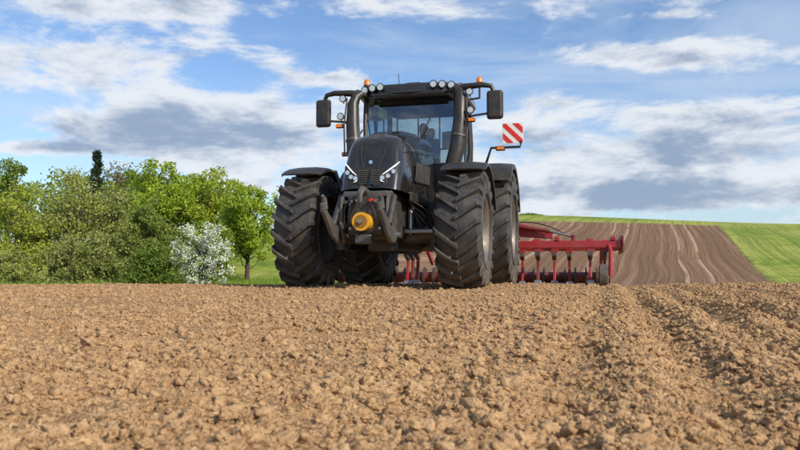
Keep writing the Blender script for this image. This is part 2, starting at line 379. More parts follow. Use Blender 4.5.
for sd in (-1,1):
    P=[nose(sd*x,z,.012) for x,z in ((.02,1.40),(.10,1.36),(.17,1.40),(.19,1.52),(.12,1.60),(.02,1.60))]
    mk('grille_panel_%d'%(sd+1),P,[tuple(range(6))],plastic)
    for k in range(7):
        z=1.395+k*.03; tube('grille_slat_%d_%d'%(sd+1,k),[nose(sd*.02,z,.02),nose(sd*.15,z+.012,.02)],.0055,iron2,6)
    P=[nose(sd*x,z,.02) for x,z in ((.13,1.43),(.24,1.40),(.36,1.50),(.385,1.66),(.34,1.70),(.22,1.58),(.13,1.52))]
    mk('headlight_housing_%d'%(sd+1),P,[tuple(range(7))],plastic)
    tube('headlight_led_%d'%(sd+1),[nose(sd*.18,1.52,.035),nose(sd*.25,1.575,.035),nose(sd*.33,1.65,.03),nose(sd*.38,1.705,.02)],[.004,.009,.011,.004],led,8)
    tube('headlight_led_lower_%d'%(sd+1),[nose(sd*.16,1.45,.035),nose(sd*.175,1.43,.035),nose(sd*.21,1.42,.035)],[.005,.007,.003],led,8)
    for q,(x,z) in enumerate(((.185,1.475),(.255,1.50),(.32,1.565))):
        p=nose(sd*x,z,.02); tube('headlight_bezel_%d_%d'%(sd+1,q),[p,p+Vector((0,-.022,.0))],.038,iron,16); tube('headlight_lens_%d_%d'%(sd+1,q),[p,p+Vector((0,-.026,.0))],.030,lens,16)
tube('hood_badge',[nose(0,1.70,.012),nose(0,1.70,.03)],.026,chrome,20)
for sd in (-1,1):
    tube('hood_crease_%d'%(sd+1),[nose(sd*.10,1.62,.01),nose(sd*.16,1.80,.01),nose(sd*.17,1.93,.0)],.006,plastic,6)
    for k in range(8):
        box('hood_side_vent_%d_%d'%(sd+1,k),(sd*.482,-.25+k*.12,1.62+k*.006),(.02,.085,.30),plastic,.006,rot=(rad(-18),0,0))
    box('hood_side_lower_%d'%(sd+1),(sd*.455,.3,1.26),(.05,1.7,.14),plastic,.02)
    tube('hood_trim_%d'%(sd+1),[(sd*.472,-.55,1.90),(sd*.478,.2,1.99),(sd*.470,1.15,2.08)],.008,steel,6)
box('engine_block',(0,.35,1.0),(.62,2.2,.62),iron,.04)
box('front_chassis',(0,-.45,.92),(.52,1.0,.50),iron,.05)
box('oil_pan',(0,.5,.62),(.46,1.6,.22),iron,.05)
box('gearbox',(0,2.3,.95),(.6,2.0,.7),iron,.06)
tube('front_axle',[(-.85,0,.80),(-.4,0,.74),(.4,0,.74),(.85,0,.80)],[.13,.12,.12,.13],iron2,16)
tube('rear_axle',[(-1.1,3.05,.98),(1.1,3.05,.98)],.2,iron,16)
for sd in (-1,1):
    tube('axle_knuckle_%d'%sd,[(sd*.72,0,.55),(sd*.72,0,1.08)],.11,iron2,14)
    tube('steering_cylinder_%d'%sd,[(sd*.15,-.24,.80),(sd*.70,-.22,.80)],.035,steel,10)
    tube('suspension_cylinder_%d'%sd,[(sd*.36,-.12,.75),(sd*.36,-.10,1.25)],.05,steel,12)
    for q in range(5):
        tube('axle_hose_%d_%d'%(sd,q),arc((sd*(.28+.02*q),-.35+.1*q,1.25-.03*q),(sd*(.72-.05*q),-.55+.08*q,1.15-.12*q),(sd*.70,-.14+.05*q,.92-.06*q)),.011+.002*(q%3),plastic,8)
    box('battery_box_%d'%sd,(sd*.58,.75,1.12),(.28,.5,.34),plastic,.03)
    tube('air_tank_%d'%sd,[(sd*.60,.6,.78),(sd*.60,1.2,.78)],.12,iron,18)
    box('fuel_tank_%d'%sd,(sd*.72,1.55,.92),(.52,1.05,.72),plastic,.08)
    for k in range(4):
        box('cab_step_%d_%d'%(sd,k),(sd*(1.12-k*.05),1.55,.48+k*.32),(.26,.42,.035),iron,.008)
    for q in (-.21,.21):
        tube('step_rail_%d_%d'%(sd,int(q*100)),[(sd*1.22,1.55+q,.42),(sd*1.02,1.55+q,1.75)],.018,iron,8)
# front linkage
box('linkage_headstock',(0,-1.08,.98),(.50,.18,.52),iron,.04)
box('linkage_top_plate',(0,-1.02,1.25),(.62,.28,.08),iron2,.02)
for sd in (-1,1):
    extr('linkage_side_plate_%d'%sd,[(-.85,.62),(-.85,1.27),(-1.05,1.30),(-1.22,1.18),(-1.26,.85),(-1.12,.62)],'x',sd*.29,sd*.33,iron2,.01)
    extr('linkage_lower_arm_%d'%sd,[(-1.0,.66),(-1.0,.78),(-1.35,.86),(-1.62,.98),(-1.74,1.10),(-1.82,1.08),(-1.80,.98),(-1.74,.94),(-1.66,.88),(-1.45,.70),(-1.2,.60)],'x',sd*.34,sd*.39,iron2,.012)
    tube('linkage_hook_%d'%sd,[(sd*.365,-1.70,1.02),(sd*.365,-1.72,1.14),(sd*.365,-1.78,1.18)],[.045,.035,.02],iron2,10)
    tube('linkage_lift_cylinder_%d'%sd,[(sd*.36,-1.05,1.22),(sd*.37,-1.36,.84)],.04,iron,12)
    tube('linkage_cylinder_rod_%d'%sd,[(sd*.365,-1.2,1.03),(sd*.37,-1.40,.79)],.022,steel,10)
    tube('linkage_pin_%d'%sd,[(sd*.26,-1.02,.72),(sd*.44,-1.02,.72)],.035,steel,12)
    for q in range(3):
        tube('coupling_%d_%d'%(sd,q),[(sd*(.09+.07*q),-1.17,1.17-.01*q),(sd*(.09+.07*q),-1.25,1.16-.01*q)],.020,(wred if sd>0 else steel,steel,iron2)[q],12)
        tube('coupling_hose_%d_%d'%(sd,q),arc((sd*(.09+.07*q),-1.20,1.15),(sd*(.14+.08*q),-1.26,1.0),(sd*(.20+.03*q),-1.16,.80)),.010,plastic,8)
    for zz_ in (.80,1.12): tube('headstock_bolt_%d_%d'%(sd,int(zz_*100)),[(sd*.20,-1.16,zz_),(sd*.20,-1.19,zz_)],.02,steel,6,False)
tube('top_link_hook',[(0,-1.05,1.26),(0,-1.30,1.30),(0,-1.42,1.22),(0,-1.40,1.12)],[.05,.045,.04,.03],iron2,12)
tube('pto_guard',[(0,-1.14,.88),(0,-1.34,.88)],[.115,.105],yellow,28)
tube('pto_guard_ring',[(0,-1.335,.88),(0,-1.36,.88)],[.12,.12],yellow,28)
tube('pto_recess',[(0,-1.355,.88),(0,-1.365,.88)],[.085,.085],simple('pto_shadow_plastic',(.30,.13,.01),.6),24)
tube('pto_stub',[(0,-1.36,.88),(0,-1.42,.88)],.03,steel,12)
box('towing_jaw',(0,-1.2,.66),(.22,.16,.12),iron2,.02)
# cab
def quadpane(name,P): mk(name,[Vector(p) for p in P],[(0,1,2,3)],glass)
yb,yt=1.22,1.42
def bar(name,a,b,r=.035,mat=plastic): return tube(name,[a,b],r,mat,10)
for sd in (-1,1):
    tube('a_pillar_%d'%sd,[(sd*.62,yb+.02,1.30),(sd*.70,yb,1.95),(sd*.76,yt-.06,2.7),(sd*.76,yt,3.12)],[.045,.04,.035,.04],plastic,10)
    tube('b_pillar_%d'%sd,[(sd*.78,2.25,1.7),(sd*.86,2.25,2.3),(sd*.82,2.25,3.12)],.04,plastic,10)
    tube('c_pillar_%d'%sd,[(sd*.74,2.98,1.9),(sd*.76,2.95,2.5),(sd*.74,2.88,3.12)],.05,plastic,10)
    tube('door_sill_%d'%sd,[(sd*.64,yb+.02,1.36),(sd*.78,1.9,1.36),(sd*.80,2.25,1.7),(sd*.78,2.98,2.08)],.04,plastic,10)
    mk('side_glass_%d'%sd,[(sd*.64,yb+.03,1.38),(sd*.80,2.22,1.6),(sd*.83,2.22,3.12),(sd*.77,yt+.02,3.12)],[(0,1,2,3)],glass)
    mk('rear_side_glass_%d'%sd,[(sd*.80,2.28,1.75),(sd*.76,2.95,2.1),(sd*.745,2.86,3.12),(sd*.82,2.28,3.12)],[(0,1,2,3)],glass)
    tube('door_handle_rail_%d'%sd,[(sd*.84,1.42,1.7),(sd*.90,1.42,1.8),(sd*.90,1.46,2.5),(sd*.84,1.48,2.6)],.014,plastic,8)
quadpane('windscreen',[(-.66,yb-.01,1.95),(.66,yb-.01,1.95),(.74,yt,3.10),(-.74,yt,3.10)])
quadpane('rear_window',[(-.72,2.97,2.0),(.72,2.97,2.0),(.72,2.88,3.10),(-.72,2.88,3.10)])
box('cab_floor',(0,2.1,1.34),(1.36,1.7,.1),plastic,.02)
box('cab_firewall',(0,1.27,1.66),(1.24,.08,.62),plastic,.03)
box('rear_cab_panel',(0,2.98,1.7),(1.4,.06,.66),plastic,.02)
for q in range(4): box('rear_frame_%d'%q,(-.6+.4*q,2.90,2.6),(.025,.03,.95),plastic,.004)
box('rear_frame_bar',(0,2.89,2.45),(1.4,.03,.03),plastic,.004)
tube('wiper_arm',[(.05,yb-.03,1.98),(.28,yb+.04,2.45)],.010,plastic,6)
tube('wiper_blade',[(.10,yb+.0,2.18),(.36,yb+.08,2.72)],.012,plastic,6)
def slab(name,pts,z0,z1,mat,inset=.05):
    n=len(pts); cxm=sum(p[0] for p in pts)/n; cym=sum(p[1] for p in pts)/n
    vs=[];lv=[(z0,.97),(z0+.03,1.0),(z1-.06,.99),(z1-.015,.94),(z1,.82)]
    for z,f in lv:
        for p in pts: vs.append((cxm+(p[0]-cxm)*f,cym+(p[1]-cym)*f,z))
    fs=[tuple(range(n)),tuple(range(4*n,5*n))]
    for l in range(4):
        for i in range(n): fs.append((l*n+i,l*n+(i+1)%n,(l+1)*n+(i+1)%n,(l+1)*n+i))
    return mk(name,vs,fs,mat,True,auto=True)
slab('roof',[(-.72,1.24),(-.4,1.17),(0,1.15),(.4,1.17),(.72,1.24),(.86,1.36),(.90,1.6),(.90,2.7),(.84,2.95),(.70,3.06),(-.70,3.06),(-.84,2.95),(-.90,2.7),(-.90,1.6),(-.86,1.36)],3.09,3.29,paint)
box('roof_visor_strip',(0,1.20,3.11),(1.2,.06,.05),plastic,.01)
def worklight(nm,p,r=.062,d=(0,-1,-.1),mat=None):
    p=Vector(p); d=Vector(d).normalized()
    tube(nm+'_housing',[p-d*.07,p-d*.03,p+d*.02,p+d*.03],[r*.55,r*1.0,r*1.2,r*1.2],plastic,18)
    tube(nm+'_lens',[p+d*.028,p+d*.036],r*.92,mat or lens,18)
    tube(nm+'_bracket',[p-d*.03,p-d*.03+Vector((0,0,-r*1.5))],.012,plastic,6)
k=0
for x,z in ((-.72,3.20),(-.58,3.22),(-.44,3.225),(.44,3.225),(.58,3.22),(.72,3.21),(-.86,3.17),(.86,3.18)):
    worklight('roof_worklight_%d'%k,(x,1.14+abs(x)**3*.22,z),.054); k+=1
for sd in (-1,1):
    tube('stack_%d'%sd,[(sd*.66,1.00,1.60),(sd*.76,.99,1.85),(sd*.84,1.02,2.15),(sd*.88,1.06,2.6),(sd*.89,1.10,2.95),(sd*.86,1.16,3.08),(sd*.78,1.22,3.16)],[.08,.115,.125,.11,.095,.08,.06],plastic,20)
    tube('stack_clamp_%d'%sd,[(sd*.858,1.035,2.33),(sd*.862,1.04,2.36)],.128,iron2,20)
    tube('stack_guard_%d'%sd,[(sd*.99,.98,2.1),(sd*1.01,1.0,2.6),(sd*.98,1.06,3.05)],.014,iron,8)
    tube('mirror_arm_%d'%sd,[(sd*.70,1.25,3.13),(sd*.95,1.15,3.15),(sd*1.22,1.12,3.16),(sd*1.36,1.15,3.14),(sd*1.42,1.16,3.02)],[.06,.055,.045,.038,.03],plastic,10)
    tube('mirror_arm_lower_%d'%sd,[(sd*.86,1.1,2.62),(sd*1.1,1.12,2.68),(sd*1.38,1.18,2.72)],.018,plastic,8)
    box('mirror_%d'%sd,(sd*1.42,1.16,2.84),(.26,.10,.46),plastic,.045)
    box('mirror_face_%d'%sd,(sd*1.42,1.213,2.84),(.20,.006,.38),chrome,.002)
    worklight('belt_light_%d'%sd,(sd*1.06,.99,2.74),.05)
    tube('belt_light_arm_%d'%sd,[(sd*.86,1.08,2.66),(sd*1.06,1.04,2.66)],.016,plastic,8)
    box('indicator_%d'%sd,(sd*1.07,.97,2.58),(.13,.06,.07),plastic,.015)
    box('indicator_lens_%d'%sd,(sd*1.08,.935,2.58),(.10,.012,.05),orange,.004)
    worklight('pillar_worklight_%d'%sd,(sd*1.04,1.04,3.04),.05)
    box('rear_indicator_%d'%sd,(sd*1.38,2.25,2.32),(.16,.06,.08),plastic,.015)
    box('rear_indicator_lens_%d'%sd,(sd*1.38,2.213,2.32),(.12,.012,.055),orange,.004)
# warning board on the left rear fender
sd=1
tube('board_arm',[(sd*1.1,2.5,2.10),(sd*1.2,2.42,2.36),(sd*1.70,2.40,2.36),(sd*1.72,2.40,2.46)],.024,iron,8)
bx,bz,bs=sd*1.58,2.60,.36
box('warning_board',(bx,2.40,bz),(bs,.012,bs),white,.002)
def clip(poly,f,c,keep):
    outp=[]
    for i in range(len(poly)):
        a=poly[i];b_=poly[(i+1)%len(poly)]; da=(f(a)-c)*keep; db=(f(b_)-c)*keep
        if da>=0: outp.append(a)
        if da*db<0:
            t=da/(da-db); outp.append((a[0]+(b_[0]-a[0])*t,a[1]+(b_[1]-a[1])*t))
    return outp
hs=bs/2-.012
for q in range(-3,4):
    sq=[(-hs,-hs),(hs,-hs),(hs,hs),(-hs,hs)]; f=lambda p:p[0]+p[1]
    c0=(q*2-.5)*.105; pl=clip(clip(sq,f,c0,1),f,c0+.105,-1)
    if len(pl)>=3: mk('warning_stripe_%d'%q,[(bx+p[0],2.39,bz+p[1]) for p in pl],[tuple(range(len(pl)))],wred)
def beacon(nm,p,post):
    p=Vector(p); tube(nm+'_post',[p-Vector((0,0,post)),p],.018,plastic,8); tube(nm+'_base',[p,p+Vector((0,0,.03))],.06,plastic,16)
    tube(nm+'_lens',[p+Vector((0,0,.03)),p+Vector((0,0,.10)),p+Vector((0,0,.13))],[.055,.05,.03],orange,18)
beacon('beacon_a',(-.74,1.40,3.30),.1); beacon('beacon_b',(1.02,2.3,3.46),.25)
tube('beacon_arm',[(.8,2.3,3.2),(1.02,2.3,3.22)],.018,plastic,8)
tube('antenna',[(-.28,1.8,3.28),(-.30,1.8,3.60)],.007,plastic,6)
box('gps_receiver',(.05,1.5,3.31),(.26,.22,.06),plastic,.03)
# interior
box('dashboard',(0,1.42,1.98),(.62,.26,.24),plastic,.06,rot=(rad(-15),0,0))
tube('steering_column',[(0,1.45,1.7),(0,1.66,2.12)],.045,plastic,12)
cst=Vector((0,1.68,2.15)); ax=Vector((0,.5,1)).normalized(); e1=Vector((1,0,0)); e2=ax.cross(e1)
tube('steering_wheel',[cst+(e1*math.cos(a)+e2*math.sin(a))*.20 for a in [2*math.pi*i/28 for i in range(29)]],.017,plastic,8,cap=False)
for a in (0,2.1,4.2): tube('steering_spoke_%d'%int(a*10),[cst,cst+(e1*math.cos(a)+e2*math.sin(a))*.2],.012,plastic,6)
box('seat_cushion',(0,2.38,1.86),(.52,.5,.14),seatm,.05)
box('seat_base',(0,2.40,1.58),(.36,.36,.42),plastic,.03)
box('seat_backrest',(0,2.66,2.26),(.50,.13,.72),seatm,.06,rot=(rad(-10),0,0))
box('seat_headrest',(0,2.76,2.72),(.28,.10,.2),seatm,.05)
box('armrest_console',(-.38,2.2,2.08),(.14,.5,.1),plastic,.03)
box('armrest_display',(-.42,1.9,2.28),(.26,.04,.19),plastic,.015,rot=(rad(-15),0,rad(20)))
box('pillar_display',(.56,1.75,2.42),(.22,.03,.28),plastic,.012,rot=(0,0,rad(-25)))
box('roof_console',(0,2.2,3.05),(1.2,1.3,.06),seatm,.02)
CUR=None
# ------------------------------------------------------------ driver
DR=empty('driver',TP,rad(-14)); CUR=DR
skin=simple('skin',(.45,.24,.16),.55); hair=simple('hair',(.05,.03,.02),.7); shirt=simple('work_shirt',(.16,.22,.36),.85); trou=simple('trousers',(.03,.035,.05),.9)
def skinned(name,V,E,Rr,mat,root=0,sub=2):
    me=bpy.data.meshes.new(name); me.from_pydata(V,E,[]); me.materials.append(mat)
    ob=bpy.data.objects.new(name,me); S.collection.objects.link(ob); ob.parent=CUR
    m=ob.modifiers.new('skin','SKIN'); m.use_smooth_shade=True
    for i,r in enumerate(Rr):
        sv=me.skin_vertices[0].data[i]; rr=r if isinstance(r,tuple) else (r,r); sv.radius=rr; sv.use_root=(i==root)
    s=ob.modifiers.new('s','SUBSURF'); s.levels=sub; s.render_levels=sub
    return ob
V=[(0,2.48,1.98),(0,2.50,2.12),(0,2.50,2.30),(0,2.47,2.44),(0,2.44,2.55)]
E=[(0,1),(1,2),(2,3),(3,4)]; Rr=[(.16,.12),(.15,.11),(.17,.12),(.14,.10),(.065,.065)]
for sd in (-1,1):
    b0=len(V); V+=[(sd*.19,2.46,2.44),(sd*.25,2.30,2.22),(sd*.20,1.98,2.16)]; E+=[(3,b0),(b0,b0+1),(b0+1,b0+2)]; Rr+=[.075,.052,.038]
skinned('shirt_torso',V,E,Rr,shirt)
V=[(0,2.48,1.98)];E=[];Rr=[.14]
for sd in (-1,1):
    b0=len(V); V+=[(sd*.10,2.42,1.96),(sd*.16,2.02,2.0),(sd*.15,1.86,1.55),(sd*.15,1.76,1.44)]; E+=[(0,b0),(b0,b0+1),(b0+1,b0+2),(b0+2,b0+3)]; Rr+=[.10,.075,.055,.05]
skinned('trouser_legs',V,E,Rr,trou)
bm=bmesh.new(); bmesh.ops.create_uvsphere(bm,u_segments=32,v_segments=24,radius=1)
for v in bm.verts:
    x,y,z=v.co
    jaw=1-.28*max(0,-z)**1.3; X_=x*.078*jaw; Yy=y*.098*(1-.12*max(0,-z)); Zz=z*.118
    if y<-.6:
        nz=math.exp(-((z+.1)/.22)**2-(x/.16)**2); Yy-=.026*nz
        for s_ in (-1,1): Yy+=.012*math.exp(-((z-.08)/.13)**2-((x-s_*.38)/.2)**2)
        Yy-=.006*math.exp(-((z+.50)/.08)**2-(x/.3)**2); Yy+=.008*math.exp(-((z+.40)/.06)**2-(x/.3)**2)
    v.co=(X_,2.42+Yy,2.72+Zz)
me=bpy.data.meshes.new('head'); bm.to_mesh(me); bm.free(); me.materials.append(skin); ho=bpy.data.objects.new('head',me); S.collection.objects.link(ho); ho.parent=DR
for p in me.polygons:p.use_smooth=True
skinned('neck',[(0,2.45,2.50),(0,2.43,2.64)],[(0,1)],[.055,.052],skin)
bm=bmesh.new(); bmesh.ops.create_uvsphere(bm,u_segments=32,v_segments=24,radius=1)
bmesh.ops.delete(bm,geom=[v for v in bm.verts if v.co.z< .05+(-v.co.y)*.45 and v.co.y<.3 or v.co.z<-.35],context='VERTS')
for v in bm.verts: v.co=(v.co.x*.086,2.425+v.co.y*.106,2.728+v.co.z*.124)
me=bpy.data.meshes.new('hair'); bm.to_mesh(me); bm.free(); me.materials.append(hair); ho=bpy.data.objects.new('hair',me); S.collection.objects.link(ho); ho.parent=DR
for sd in (-1,1):
    box('ear_%d'%sd,(sd*.080,2.43,2.715),(.02,.035,.06),skin,.008)
    tube('eye_%d'%sd,[(sd*.029,2.345,2.728),(sd*.029,2.337,2.728)],.010,hair,10)
    skinned('forearm_%d'%sd,[(sd*.205,2.02,2.165),(sd*.19,1.90,2.17),(sd*.185,1.83,2.185)],[(0,1),(1,2)],[.036,.028,(.040,.020)],skin)
    for f in range(4):
        x0=sd*(.155+f*.022); ln_=(.9,1.0,.95,.78)[f]
        skinned('finger_%d_%d'%(sd,f),[(x0,1.83,2.19),(x0,1.83-.045*ln_,2.205),(x0,1.83-.075*ln_,2.185),(x0,1.83-.07*ln_,2.155)],[(0,1),(1,2),(2,3)],[.010,.009,.0085,.007],skin,sub=1)
    skinned('thumb_%d'%sd,[(sd*.155,1.85,2.18),(sd*.135,1.825,2.17),(sd*.135,1.80,2.165)],[(0,1),(1,2)],[.011,.010,.008],skin,sub=1)
CUR=None
# ------------------------------------------------------------ implement
IM=empty('cultivator_implement',TP,rad(-14)); CUR=IM
gz=lambda y:float(base_h(np.array([1.5]),np.array([10.9+y*.97]))[0])
box('drawbar',(0,4.7,.82),(.22,1.3,.22),red,.02)
box('headstock_beam',(0,4.25,.80),(1.1,.16,.2),red,.02)
for sd in (-1,1):
    extr('headstock_plate_%d'%sd,[(4.1,.6),(4.5,.6),(4.9,.95),(4.45,1.45),(4.25,1.45)],'x',sd*.2,sd*.24,red)
    bar('drawbar_brace_%d'%sd,(sd*.5,4.3,.8),(sd*1.1,5.2,.82),.06,red)
for sd in (-1,1):
    extr('carrier_beam_%d'%sd,[(sd*.3,1.02),(sd*2.1,.88),(sd*2.1,1.06),(sd*1.1,1.28),(sd*.3,1.30)],'y',5.35,5.55,red,.012)
    for i,y in enumerate((5.15,6.0,6.85)):
        box('wing_beam_%d_%d'%(sd,i),(sd*2.08,y,.76-i*.012),(2.76,.15,.15),red,.015)
    for i,x in enumerate((1.0,2.2,3.30)):
        box('wing_rail_%d_%d'%(sd,i),(sd*x,6.0,.875),(.09,1.9,.08),red,.012)
    extr('wing_end_plate_%d'%sd,[(5.0,.60),(5.0,.92),(5.6,.96),(6.9,.92),(7.1,.7),(6.9,.58)],'x',sd*3.465,sd*3.50,redd,.006)
    tube('fold_cylinder_%d'%sd,[(sd*1.25,5.32,1.16),(sd*2.05,5.25,1.04)],.045,redd,12)
    tube('fold_cylinder_rod_%d'%sd,[(sd*2.0,5.25,1.05),(sd*2.5,5.2,.92)],.025,steel,10)
    box('fold_lug_%d'%sd,(sd*2.52,5.18,.88),(.08,.16,.16),redd,.02)
    tube('hose_%d'%sd,arc((sd*.3,4.6,1.2),(sd*.6,5.2,1.5),(sd*1.2,5.6,1.0)),.018,plastic,8)
    tube('hose_b_%d'%sd,arc((sd*1.2,5.4,1.2),(sd*1.8,5.3,1.34),(sd*2.4,5.3,.95)),.012,plastic,8)
    for i,y in enumerate((5.2,6.0,6.8)):
        g0=gz(y)
        for j in range(3):
            x=sd*(.75+j*1.05+i*.30)
            if abs(x)>3.3: continue
            nm='%d_%d_%d'%(sd,i,j)
            extr('tine_leg_'+nm,[(y-.05,.80),(y+.07,.80),(y+.20,.45),(y+.16,.22),(y+.02,g0+.04),(y-.12,g0-.02),(y-.02,g0+.14),(y+.08,.30),(y+.08,.45)],'x',x-.028,x+.028,redd if (i+j)%2 else red,.006)
            box('tine_clamp_'+nm,(x,y,.74),(.15,.21,.27),red,.015)
            tube('tine_spring_'+nm,[(x,y-.14,.58),(x,y+.14,.48)],.05,iron,12)
            extr('tine_share_'+nm,[(y-.16,g0-.05),(y-.02,g0+.15),(y+.05,g0+.12),(y-.02,g0-.05)],'x',x-.07,x+.07,steel,.004)
    g0=gz(7.5)
    tube('roller_drum_%d'%sd,[(sd*.55,7.55,g0+.25),(sd*3.3,7.55,g0+.25)],.13,redd,24)
    for j in range(12):
        x=sd*(.6+j*.24)
        tube('roller_ring_%d_%d'%(sd,j),[(x-.02,7.55,g0+.25),(x+.02,7.55,g0+.25)],.24,iron,28)
    for x in (.9,3.1): box('roller_arm_%d_%d'%(sd,int(x*10)),(sd*x,7.2,.62),(.07,.95,.12),red,.01,rot=(rad(-28),0,0))
    revolve('gauge_tyre_%d'%sd,[(-.07,.12),(-.09,.18),(-.07,.24),(.07,.24),(.09,.18),(.07,.12),(-.07,.12)],sd*3.10,gz(4.9)+.23,4.9,rubber,32)
    revolve('gauge_rim_%d'%sd,[(-.03,.02),(-.03,.11),(-.07,.13),(.07,.13),(.03,.11),(.03,.02)],sd*3.10,gz(4.9)+.23,4.9,redd,24)
    tube('gauge_arm_%d'%sd,[(sd*3.23,4.9,gz(4.9)+.23),(sd*3.25,4.95,.6),(sd*3.2,5.15,.78)],.045,red,10)
CUR=None
# ------------------------------------------------------------ vegetation
def leafmat(name,c1,c2,c3,tl=.38):
    m,nt,b=newmat(name); g=N(nt,'ShaderNodeNewGeometry')
    r=g.outputs['Random Per Island']; n=NOISE(nt,g.outputs['Position'],.9,1)
    c=MIX(nt,r,C(*c1),C(*c2)); c=MIX(nt,STEP(nt,n,.40,.62),c,C(*c3))
    L(nt,c,b.inputs['Base Color']); b.inputs['Roughness'].default_value=.6; b.inputs['Specular IOR Level'].default_value=.3
    t=N(nt,'ShaderNodeBsdfTranslucent'); L(nt,MIX(nt,.25,c,C(.36,.42,.04)),t.inputs[0])
    ms=N(nt,'ShaderNodeMixShader'); ms.inputs[0].default_value=tl; out=nt.nodes['Material Output']
    L(nt,b.outputs[0],ms.inputs[1]); L(nt,t.outputs[0],ms.inputs[2]); L(nt,ms.outputs[0],out.inputs[0]); return m
lf_olive=leafmat('leaf_olive',(.22,.25,.07),(.42,.42,.15),(.32,.34,.11))
lf_yel=leafmat('leaf_yellow_green',(.24,.30,.03),(.46,.50,.06),(.34,.40,.04))
lf_bright=leafmat('leaf_bright',(.18,.29,.02),(.40,.50,.04),(.28,.40,.03))
lf_dark=leafmat('leaf_dark',(.05,.09,.02),(.13,.18,.035),(.08,.13,.025))
lf_mid=leafmat('leaf_mid',(.12,.18,.026),(.25,.32,.05),(.17,.24,.035))
lf_con=leafmat('needles',(.012,.025,.012),(.03,.05,.02),(.02,.035,.015),.1)
lf_brown=leafmat('leaf_brown',(.14,.09,.05),(.22,.16,.08),(.16,.13,.06))
petal=leafmat('blossom',(.74,.74,.70),(.84,.84,.80),(.66,.68,.58),.3)
bark=simple('bark',(.075,.055,.04),.9,bump=.5)
def tree(name,px,dist,ztop,width,mat,nleaf=9000,leaf=.13,nclump=60,trunk=.14,shape='round',zlow=.05,depth=None,mat2=None,clr=.16,seed=0,stems=1,bias=.35):
    r=np.random.default_rng(seed+11); x0=(px-400)/750*dist; z0=float(base_h(np.array([x0]),np.array([dist]))[0])-.1
    H=ztop-z0; rx=width/2; ry=(depth or width)/2
    cs=[]
    while len(cs)<nclump:
        v=r.normal(size=3); v/=np.linalg.norm(v); q=r.random()**.45
        v=v*q
        zc=.5*(zlow+1); hz=(1-zlow)/2
        z=zc+v[2]*hz; wx=1.0
        if shape=='cone': z=zlow+(1-zlow)*r.random()**1.5; wx=(1-z)*1.0+.05; v[:2]=v[:2]/max(q,.01)*r.random()**.5
        if shape=='bush': wx=1.0 if z<.45 else math.sqrt(max(0,1-((z-.45)/.6)**2))
        cs.append((v[0]*rx*wx*.92,v[1]*ry*wx*.92,z*H))
    cs=np.array(cs); sz=r.uniform(.45,1.45,nclump)*clr*min(width,H)
    idx=r.integers(0,nclump,nleaf)
    d=r.normal(size=(nleaf,3)); d/=np.linalg.norm(d,axis=1)[:,None]; d*=(r.random(nleaf)**bias)[:,None]
    P=cs[idx]+d*sz[idx][:,None]*np.array([1.1,1.1,.8]); 
    P+=r.normal(size=P.shape)*.07
    ok=P[:,2]>.0; P=P[ok]; n=len(P)
    a=r.normal(size=(n,3)); a/=np.linalg.norm(a,axis=1)[:,None]; bq=np.cross(a,r.normal(size=(n,3))); bq/=np.linalg.norm(bq,axis=1)[:,None]
    s=leaf*r.uniform(.55,1.25,n)[:,None]
    co=np.stack([P-a*s,P-bq*s*.5,P+a*s,P+bq*s*.5],1).reshape(-1,3)
    f=np.arange(n*4).reshape(n,4)
    global CUR
    E_=empty(name,(x0,dist,z0)); CUR=E_
    mats=[mat]+([mat2] if mat2 else []); mi=(r.random(n)<.25).astype(int) if mat2 else None
    fo=npmesh('foliage',co,f,mats,False,mi); fo.parent=E_
    vs=[];fs=[]
    def br(p0,p1,p2,r0,r1,k=6,m=7):
        b0=len(vs); pts=arc(p0,p1,p2,k)
        for i,p in enumerate(pts):
            t=(pts[min(i+1,k)]-pts[max(i-1,0)]).normalized(); o=t.orthogonal().normalized(); w=t.cross(o); rr=r0+(r1-r0)*i/k
            for j in range(m):
                an=6.283*j/m; vs.append(p+(o*math.cos(an)+w*math.sin(an))*rr)
        for i in range(k):
            for j in range(m): fs.append((b0+i*m+j,b0+i*m+(j+1)%m,b0+(i+1)*m+(j+1)%m,b0+(i+1)*m+j))
    for s_ in range(stems):
        bx=r.uniform(-.1,.1)*stems*.8; by=r.uniform(-.1,.1)*stems*.5
        tx=bx*2.2+r.uniform(-.1,.1)*rx
        br((bx,by,0),(bx*1.2+r.uniform(-.15,.15),by,H*.35),(tx,by*2,H*.85),trunk/(stems**.4),trunk*.15)
        for c in cs[s_::stems]:
            f_=min(.75,max(.12,c[2]/H*.55)); t=f_/.85
            p0=Vector((bx+(tx-bx)*t*t,by*(1+t),H*f_)); p2=Vector(c)
            mid=(p0+p2)/2+Vector((0,0,-.06*H))+Vector(r.uniform(-.1,.1,3))
            br(p0,mid,p2,trunk*.32/(stems**.3),trunk*.05,5,5)
    me=bpy.data.meshes.new('trunk_and_limbs'); me.from_pydata([tuple(v) for v in vs],[],fs); me.materials.append(bark)
    to=bpy.data.objects.new('trunk_and_limbs',me); S.collection.objects.link(to); to.parent=E_
    CUR=None
def zt(py,dist): return .3+(267-py)/750*dist
tree('willow_shrub',68,37,zt(170,37),4.8,lf_olive,11000,.08,80,.10,'bush',.15,4,lf_yel,.12,1,4,.6)
tree('willow_shrub.001',18,35,zt(188,35),4.2,lf_yel,8000,.08,60,.09,'bush',.12,4,lf_olive,.12,2,4,.6)
tree('willow_shrub.002',112,39,zt(182,39),3.6,lf_olive,8000,.085,55,.10,'bush',.1,4,lf_mid,.13,3,3,.5)
tree('deciduous_tree',165,46,zt(159,46),4.6,lf_bright,12000,.11,60,.16,'round',.12,5,lf_yel,.13,4)
tree('deciduous_tree.001',207,47,zt(163,47),4.0,lf_yel,11000,.11,55,.16,'round',.10,5,lf_bright,.13,5)
